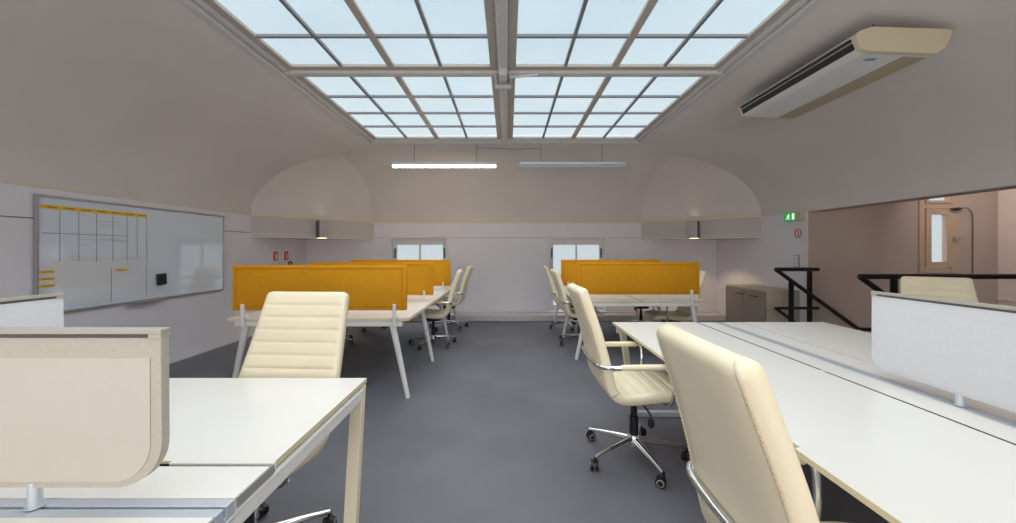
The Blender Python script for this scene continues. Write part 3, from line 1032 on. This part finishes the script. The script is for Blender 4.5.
# local: x out of the wall, y along the wall, z up; slightly out of level as hung
WBL, ZB0, ZB1 = 2.19, 0.785, 1.822
b = MB(); b.box((0.006, 0.02, ZB0 + 0.015), (0.022, WBL - 0.02, ZB1 - 0.015)); b.build('writing_surface', 'board', wb)
b = MB()
fwid = 0.022
b.box((0.006, 0, ZB0), (0.032, fwid, ZB1), None, 0.003)
b.box((0.006, WBL - fwid, ZB0), (0.032, WBL, ZB1), None, 0.003)
b.box((0.006, fwid, ZB0), (0.032, WBL - fwid, ZB0 + fwid), None, 0.003)
b.box((0.006, fwid, ZB1 - fwid), (0.032, WBL - fwid, ZB1), None, 0.003)
b.build('frame', 'board_frame', wb)
b = MB(); b.box((0.034, 0.80, ZB0 - 0.004), (0.085, 1.22, ZB0 + 0.008), None, 0.003); b.build('pen_tray', 'board_frame', wb)
def wpx(px):          # distance along the wall for a picture column of the photograph
    return 4.0 * F / (508 - px) - 3.30
def wz(px, py):
    return H - (py - 249.8) * (4.0 / (508 - px))
b = MB()
def vline(px, ya, yb, w=0.004, m='ink'):
    y = wpx(px)
    b.box((0.0222, y - w / 2, wz(px, yb)), (0.0228, y + w / 2, wz(px, ya)), m)
for px, ya, yb in ((57.9, 211, 262), (77, 211, 261), (94.6, 212, 262), (111.2, 213, 262), (125.5, 214, 262), (135.6, 215, 256), (145.2, 217, 262), (109.6, 269, 302), (145, 265, 294)):
    vline(px, ya, yb)
zz = wz(60, 233.6)
b.box((0.0222, 0.05, zz - 0.002), (0.0228, wpx(125.5), zz + 0.002), 'ink')
zz = wz(100, 240)
b.box((0.0222, wpx(77), zz - 0.0015), (0.0228, wpx(125.5), zz + 0.0015), 'ink_faint')
zz = wz(140, 258)
b.box((0.0222, wpx(70), zz - 0.0015), (0.0228, wpx(145), zz + 0.0015), 'ink_faint')
b.build('ruled_lines', None, wb)
b = MB()
rnd = random.Random(3)
for (px, py, n) in ((64, 214, 7), (95, 222, 9), (98, 226, 7), (100, 240, 8), (78, 246, 4), (110, 242, 8), (120, 258, 9), (90, 206, 12), (112, 210, 12), (66, 258, 6)):
    y = wpx(px); z = wz(px, py)
    for k in range(n):
        yy = y + 0.022 * k
        h = rnd.uniform(0.006, 0.02)
        b.bar((0.0226, yy, z), (0.0226, yy + rnd.uniform(0.006, 0.016), z + h), 0.0022, 0.0008, 'ink_faint')
b.build('faded_handwriting', None, wb)
b = MB()
zh = wz(38, 206)
y0h, y1h = wpx(37.7), wpx(145.4)
NH = 7
for k in range(NH):
    a = y0h + (y1h - y0h) * k / NH
    c = y0h + (y1h - y0h) * (k + 1) / NH
    b.box((0.0222, a, zh - 0.018), (0.0236, c - 0.003, zh + 0.018), 'yellow')
    for j in range(5):
        yy = a + (c - a) * 0.3 + 0.018 * j
        b.box((0.0236, yy, zh - 0.006), (0.0238, yy + 0.010, zh + 0.006), 'ink')
b.build('header_strip', None, wb)
# yellow magnetic labels and the eraser
for k, (pxa, pxb, py, lab) in enumerate(((36, 52.7, 272, 'topmost of the three small yellow labels near the lower corner of the whiteboard'),
                                (36, 52.7, 279, 'middle of the three small yellow labels near the lower corner of the whiteboard'),
                                (36, 52.7, 286, 'lowest of the three small yellow labels near the lower corner of the whiteboard'),
                                (113, 126, 270, 'lone small yellow label between two ruled lines of the whiteboard'))):
    ya, yb = wpx(pxa), wpx(pxb)
    z = wz((pxa + pxb) / 2, py)
    o = thing('magnetic_label', lab, 'label', (XL + 0.0225, 3.30 + ya, z), 0, 'yellow labels on the whiteboard')
    q = MB(); q.box((0, 0, -0.012), (0.003, yb - ya, 0.012)); q.build('label_plate', 'yellow', o)
    q = MB()
    for j in range(6):
        yy = (yb - ya) * 0.25 + 0.013 * j
        q.box((0.003, yy, -0.004), (0.0033, yy + 0.008, 0.004))
    q.build('lettering', 'ink', o)
er = thing('board_eraser', 'black square eraser stuck on the whiteboard', 'eraser', (XL + 0.0225, 4.44, 0.95))
b = MB(); b.box((0.008, 0, -0.005), (0.03, 0.11, 0.125), None, 0.006, Matrix.Rotation(0.06, 4, 'X')); b.build('eraser_body', 'black_plastic', er)
b = MB(); b.box((0.0, 0.004, -0.001), (0.008, 0.106, 0.121), None, 0.001, Matrix.Rotation(0.06, 4, 'X')); b.build('felt_pad', 'ink', er)

# ------------------------------------------------------------------ extinguisher and its signs on the left wall
for y, lab in ((6.69, 'red and white fire sign nearer the whiteboard, under the corner soffit'), (7.02, 'red and white fire sign nearer the room corner, under the corner soffit')):
    o = thing('fire_sign', lab, 'sign', (XL, y, 1.165), 0, 'fire equipment signs')
    b = MB(); b.box((0.001, 0, 0), (0.006, 0.115, 0.155), None, 0.001); b.build('sign_plate', 'red', o)
    b = MB()
    b.box((0.006, 0.045, 0.02), (0.0068, 0.085, 0.10))
    b.box((0.006, 0.055, 0.10), (0.0068, 0.075, 0.125))
    b.box((0.006, 0.028, 0.115), (0.0068, 0.06, 0.125))
    b.build('pictogram', 'white_sign', o)
fe = thing('mounted_extinguisher', 'fire extinguisher whose black handle just tops the orange screen under the signs', 'fire extinguisher', (-3.86, 6.95, 0.0))
b = MB(); b.lathe([(0.05, 0.45), (0.078, 0.46), (0.08, 0.48), (0.08, 0.95), (0.06, 1.01), (0.03, 1.04), (0.02, 1.06)], None, 20); b.build('cylinder_body', 'red', fe, smooth=True)
b = MB()
b.box((-0.02, -0.02, 1.055), (0.02, 0.02, 1.09), None, 0.004)
b.tube(smooth_path([(0, -0.05, 1.08), (0, -0.045, 1.12), (0, 0.0, 1.14), (0, 0.045, 1.12), (0, 0.05, 1.08)], 5), 0.012, None, 8)
b.build('handle', 'black_plastic', fe, smooth=True)
b = MB(); b.tube(smooth_path([(0.02, 0.02, 1.07), (0.07, 0.05, 1.0), (0.09, 0.04, 0.8), (0.088, 0.02, 0.6)], 5), 0.011, None, 8); b.build('hose', 'black_plastic', fe, smooth=True)
b = MB(); b.box((-0.143, -0.05, 0.80), (-0.081, 0.05, 0.86), None, 0.004); b.build('wall_bracket', 'grey_metal', fe)

# ------------------------------------------------------------------ wall lights on the soffits
def sconce(P, Q, label, flip):
    c = Vector(((P[0] + Q[0]) / 2, (P[1] + Q[1]) / 2, 0))
    d = Vector((Q[0] - P[0], Q[1] - P[1], 0)).normalized()
    n = Vector((d.y, -d.x, 0))
    if n.y > 0: n = -n
    ang = math.atan2(n.y, n.x)
    o = thing('corner_sconce', label, 'wall light', (c.x, c.y, ZSO), ang, 'corner wall lights')
    zt = ZS - ZSO
    b = MB()
    b.box((0.012, -0.075, 0.008), (0.15, 0.075, zt - 0.02), None, 0.004)
    b.build('lamp_housing', 'sconce', o)
    b = MB()
    b.box((0.016, -0.0755 if flip else 0.0745, 0.012), (0.147, -0.0745 if flip else 0.0755, zt - 0.024))
    b.build('side_plate', 'sconce_side', o)
    b = MB(); b.box((0.03, -0.06, 0.002), (0.13, 0.06, 0.0079)); b.build('down_lens', 'sconce_glow', o)
    b = MB(); b.box((0.03, -0.06, zt - 0.0199), (0.13, 0.06, zt - 0.017)); b.build('up_lens', 'tube_off', o)
    for up in (0, 1):
        l = bpy.data.lights.new('wall_light_bulb', 'SPOT')
        l.energy = 16 if up == 0 else 0.25
        l.color = (1.0, 0.74, 0.46)
        l.spot_size = math.radians(118 if up == 0 else 95)
        l.spot_blend = 0.35
        l.shadow_soft_size = 0.03
        lo = bpy.data.objects.new('wall_light_bulb', l)
        COL.objects.link(lo)
        lo.parent = o
        lo.location = (0.08, 0, -0.01 if not up else zt - 0.005)
        lo.rotation_euler = (0, 0, 0) if not up else (PI, 0, 0)
    return o
sconce(PL, PB, 'grey up-and-down wall light on the corner soffit near the fire signs', True)
sconce(QR, QB, 'grey up-and-down wall light on the corner soffit above the taupe cabinet', False)
# ------------------------------------------------------------------ cabinet
cb = thing('cabinet', 'low cabinet with taupe doors and beige side against the wall near the stairs', 'cabinet', (3.65, 5.56, 0))
b = MB(); b.box((0.02, 0.0, 0.0), (0.485, 1.02, 0.752), None, 0.004); b.build('body', 'cab_body', cb)
b = MB(); b.box((0.0, -0.004, 0.752), (0.485, 1.024, 0.775), None, 0.003); b.build('cabinet_top', 'cab_body', cb)
for k in range(2):
    b = MB(); b.box((0.0, 0.004 + 0.51 * k, 0.04), (0.019, 0.506 + 0.51 * k, 0.748), None, 0.002)
    d = b.build('door', 'cab_door', cb)
    b = MB(); b.bar((-0.012, 0.16 + 0.36 * k, 0.665), (-0.012, 0.34 + 0.36 * k, 0.665), 0.012, 0.012, None, 0.003)
    for yy in (0.17 + 0.36 * k, 0.33 + 0.36 * k):
        b.box((-0.012, yy - 0.005, 0.66), (0.0, yy + 0.005, 0.67))
    b.build('handle', 'black_plastic', d)

# ------------------------------------------------------------------ signs and switches on the right wall
ex = thing('exit_sign', 'green lit running man exit sign above the railing by the wall end', 'exit sign', (XR, 5.475, 1.765))
b = MB(); b.box((-0.055, 0, 0), (-0.001, 0.34, 0.125), None, 0.006); b.build('sign_housing', 'ac_cream', ex)
b = MB(); b.box((-0.058, 0.10, 0.006), (-0.055, 0.335, 0.119)); b.build('sign_face', 'green_lit', ex)
b = MB()
# running man and door, built on the face (x = -0.0585), y increases away from the camera
def stroke(p, q, w):
    b.bar((-0.0586, p[0], p[1]), (-0.0586, q[0], q[1]), 0.001, w)
b.box((-0.0592, 0.115, 0.02), (-0.0582, 0.16, 0.105))
cx_ = 0.235
T = Matrix.Translation((-0.0586, cx_ - 0.012, 0.096)) @ Matrix.Rotation(PI / 2, 4, 'Y')
b.lathe([(0.010, -0.0006), (0.010, 0.0006)], None, 10, T)
stroke((cx_ - 0.006, 0.084), (cx_ + 0.012, 0.052), 0.018)
stroke((cx_ + 0.012, 0.055), (cx_ - 0.018, 0.042), 0.010)
stroke((cx_ - 0.018, 0.042), (cx_ - 0.014, 0.018), 0.009)
stroke((cx_ + 0.012, 0.055), (cx_ + 0.028, 0.036), 0.010)
stroke((cx_ + 0.028, 0.036), (cx_ + 0.052, 0.034), 0.009)
stroke((cx_ - 0.004, 0.082), (cx_ - 0.034, 0.068), 0.007)
stroke((cx_ + 0.002, 0.080), (cx_ + 0.034, 0.078), 0.007)
b.build('running_man', 'white_lit', ex)
ns = thing('round_sign', 'round white prohibition sign with red ring below the exit sign', 'sign', (XR - 0.001, 5.585, 1.585))
T0 = Matrix.Rotation(-PI / 2, 4, 'Y')
b = MB(); b.lathe([(0.066, 0.0), (0.066, 0.003)], None, 28, T0); b.build('sign_disc', 'white_sign', ns)
b = MB()
b.tube([(-0.007, 0.059 * math.cos(2 * PI * k / 28), 0.059 * math.sin(2 * PI * k / 28)) for k in range(28)], 0.0065, None, 6, closed=True)
b.build('red_ring', 'red', ns)
b = MB()
b.box((-0.0042, -0.008, -0.03), (-0.003, 0.008, 0.025))
b.box((-0.0042, -0.022, -0.036), (-0.003, 0.022, -0.028))
b.box((-0.0042, -0.018, 0.02), (-0.003, 0.018, 0.03))
b.build('pictogram', 'red', ns)
sw = thing('switch_panel', 'grey column of light switches on the wall below the round sign', 'switch', (XR, 5.56, 1.105))
b = MB(); b.box((-0.012, 0, 0), (-0.001, 0.10, 0.17), None, 0.003); b.build('back_plate', 'switch', sw)
for k in range(4):
    b = MB(); b.box((-0.018, 0.02, 0.008 + 0.04 * k), (-0.0121, 0.08, 0.040 + 0.04 * k), None, 0.002); b.build('rocker', 'white_sign', sw)

# ------------------------------------------------------------------ hanging fluorescent lamps
def tube_lamp(x0, x1, y, z, label, lit, cab):
    o = thing('fluorescent_lamp', label, 'ceiling lamp', ((x0 + x1) / 2, y, z), 0, 'hanging fluorescent lamps')
    w = (x1 - x0) / 2
    b = MB()
    b.box((-w, -0.055, 0.0), (w, 0.055, 0.042), None, 0.008)
    b.build('housing', 'lamp_body', o)
    b = MB()
    b.tube([(-w + 0.03, 0, -0.006), (w - 0.03, 0, -0.006)], 0.026, None, 12)
    b.build('tube', 'tube_lit' if lit else 'tube_off', o, smooth=True)
    for s in (-1, 1):
        b = MB(); b.box((s * w - (0.03 if s > 0 else 0), -0.056, -0.033), (s * w + (0.03 if s < 0 else 0), 0.056, 0.0), None, 0.004)
        b.build('end_cap', 'lamp_body', o)
    for c in cab:
        b = MB()
        xx = c - (x0 + x1) / 2
        b.tube([(xx, 0, 0.04), (xx, 0, ZC - z - 0.012)], 0.0035, None, 6)
        b.build('hanging_cable', 'rod', o)
    return o
LY = 6.02
def lx(px): return (px - 508) * LY / F
zl = H + (249.8 - 165.5) * LY / F
tube_lamp(lx(391.5), lx(497.7), LY, zl, 'glowing fluorescent lamp hung below the skylight end', True, (lx(414.5), lx(476.7)))
tube_lamp(lx(519), lx(625), LY, zl, 'unlit grey fluorescent lamp hung below the skylight end', False, (lx(540.7), lx(602)))
b = MB()
b.tube([(lx(476.7) + 0.006, LY, 2.915), (lx(495), LY, 2.912), (lx(515), LY, 2.895), (lx(540.7) - 0.006, LY, 2.905)], 0.004, None, 6)
tag(b.build('power_cable', 'rod'), 'thin power cable strung between the two hanging fluorescent lamps', 'cable')

# ------------------------------------------------------------------ air conditioner under the vault
ac = thing('air_conditioner', 'long air conditioner with black side grille hung under the sloped ceiling', 'air conditioner', (2.36, 2.65, 2.68))
LA = 1.37
# section in local x,z (x grows to the right, away from the skylight)
sec = [(0.02, 0.150), (0.0, 0.125), (0.035, 0.036), (0.08, 0.020), (0.54, 0.0), (0.60, 0.04), (0.65, 0.148), (0.62, 0.164), (0.10, 0.180)]
b = MB(); b.prism(sec, 'y', 0.045, LA - 0.045, None, 0.0); b.build('casing', 'ac', ac)
def grow(s, k):
    cx = sum(p[0] for p in s) / len(s); cz = sum(p[1] for p in s) / len(s)
    return [(cx + (x - cx) * (1 + k), cz + (z - cz) * (1 + k * 2)) for x, z in s]
for a, c in ((0.0, 0.0449), (LA - 0.0449, LA)):
    b = MB(); b.prism(grow(sec, 0.012), 'y', a, c, None, 0.006); b.build('end_cap', 'ac_cream', ac)
b = MB()
for z0_, x0_, z1_, x1_ in ((0.118, -0.002, 0.100, 0.004), (0.088, 0.010, 0.048, 0.026)):
    b.prism([(x0_ - 0.006, z0_), (x1_ - 0.006, z1_), (x1_ + 0.02, z1_), (x0_ + 0.02, z0_)], 'y', 0.05, LA - 0.05, None)
b.build('air_grille', 'black_plastic', ac)
b = MB()
b.prism([(0.37, 0.0071 - 0.003), (0.535, -0.002), (0.535, 0.003), (0.37, 0.011)], 'y', 0.06, LA - 0.06, None)
b.build('filter_strip', 'ac_strip', ac)
b = MB()
for k in range(4):
    b.box((0.16 + 0.02 * k, 0.10, 0.0118), (0.172 + 0.02 * k, 0.135, 0.0135))
b.build('maker_mark', 'ac_logo', ac)
for xx, yy in ((0.22, 0.12), (0.45, 0.12), (0.22, LA - 0.12), (0.45, LA - 0.12)):
    t_ = (XR - (2.36 + xx)) / (XR - SX1)
    ztop = zv(min(1, t_)) - 2.68
    b = MB(); b.tube([(xx, yy, 0.17), (xx, yy, ztop - 0.002)], 0.006, None, 8); b.build('hanger_rod', 'black_plastic', ac)

# ------------------------------------------------------------------ world and lights
w = bpy.data.worlds.new('overcast_sky')
S.world = w
w.use_nodes = True
bg = w.node_tree.nodes['Background']
nt = w.node_tree
tc = nt.nodes.new('ShaderNodeTexCoord')
sx = nt.nodes.new('ShaderNodeSeparateXYZ')
rp = nt.nodes.new('ShaderNodeValToRGB')
rp.color_ramp.elements[0].position = 0.2
rp.color_ramp.elements[0].color = (0.88, 0.98, 1.02, 1)
rp.color_ramp.elements[1].position = 0.62
rp.color_ramp.elements[1].color = (0.50, 0.74, 0.90, 1)
nt.links.new(tc.outputs['Generated'], sx.inputs['Vector'])
nt.links.new(sx.outputs['Z'], rp.inputs['Fac'])
nt.links.new(rp.outputs['Color'], bg.inputs['Color'])
bg.inputs['Strength'].default_value = 0.50

def sun(rot, energy, angle, col):
    l = bpy.data.lights.new('sun', 'SUN')
    l.energy = energy
    l.angle = math.radians(angle)
    l.color = col
    o = bpy.data.objects.new('sun', l)
    COL.objects.link(o)
    o.rotation_euler = rot
    return o
sun((0, 0, 0), 4.9, 110, (1.0, 0.975, 0.94))

def area(name, loc, rot, sx, sy, energy, col):
    l = bpy.data.lights.new(name, 'AREA')
    l.shape = 'RECTANGLE'
    l.size = sx
    l.size_y = sy
    l.energy = energy
    l.color = col
    o = bpy.data.objects.new(name, l)
    COL.objects.link(o)
    o.location = loc
    o.rotation_euler = rot
    return o
# added fill lights: at the unseen windows, and without fixture in the stairwell
for hole in (WF1, WF2):
    area('window_fill', ((hole[0] + hole[1]) / 2, YF - 0.1, (hole[2] + hole[3]) / 2), (PI / 2, 0, 0), 1.5, 1.5, 45, (1.0, 0.94, 0.86))
area('stairwell_fill', (5.45, 4.3, 2.5), (0, -PI / 2 + 0.35, 0), 0.8, 0.8, 10, (1.0, 0.92, 0.85))  # no fixture; added to brighten the stairwell side wall

# ------------------------------------------------------------------ view
vs = S.view_settings
S.display_settings.display_device = 'sRGB'
vs.view_transform = 'Standard'
vs.look = 'None'
vs.exposure = 0.53
vs.gamma = 1.0
vs.use_curve_mapping = False
S.cycles.use_denoising = True
S.cycles.max_bounces = 10
S.cycles.diffuse_bounces = 5
S.cycles.transparent_max_bounces = 16
S.cycles.sample_clamp_indirect = 4.0
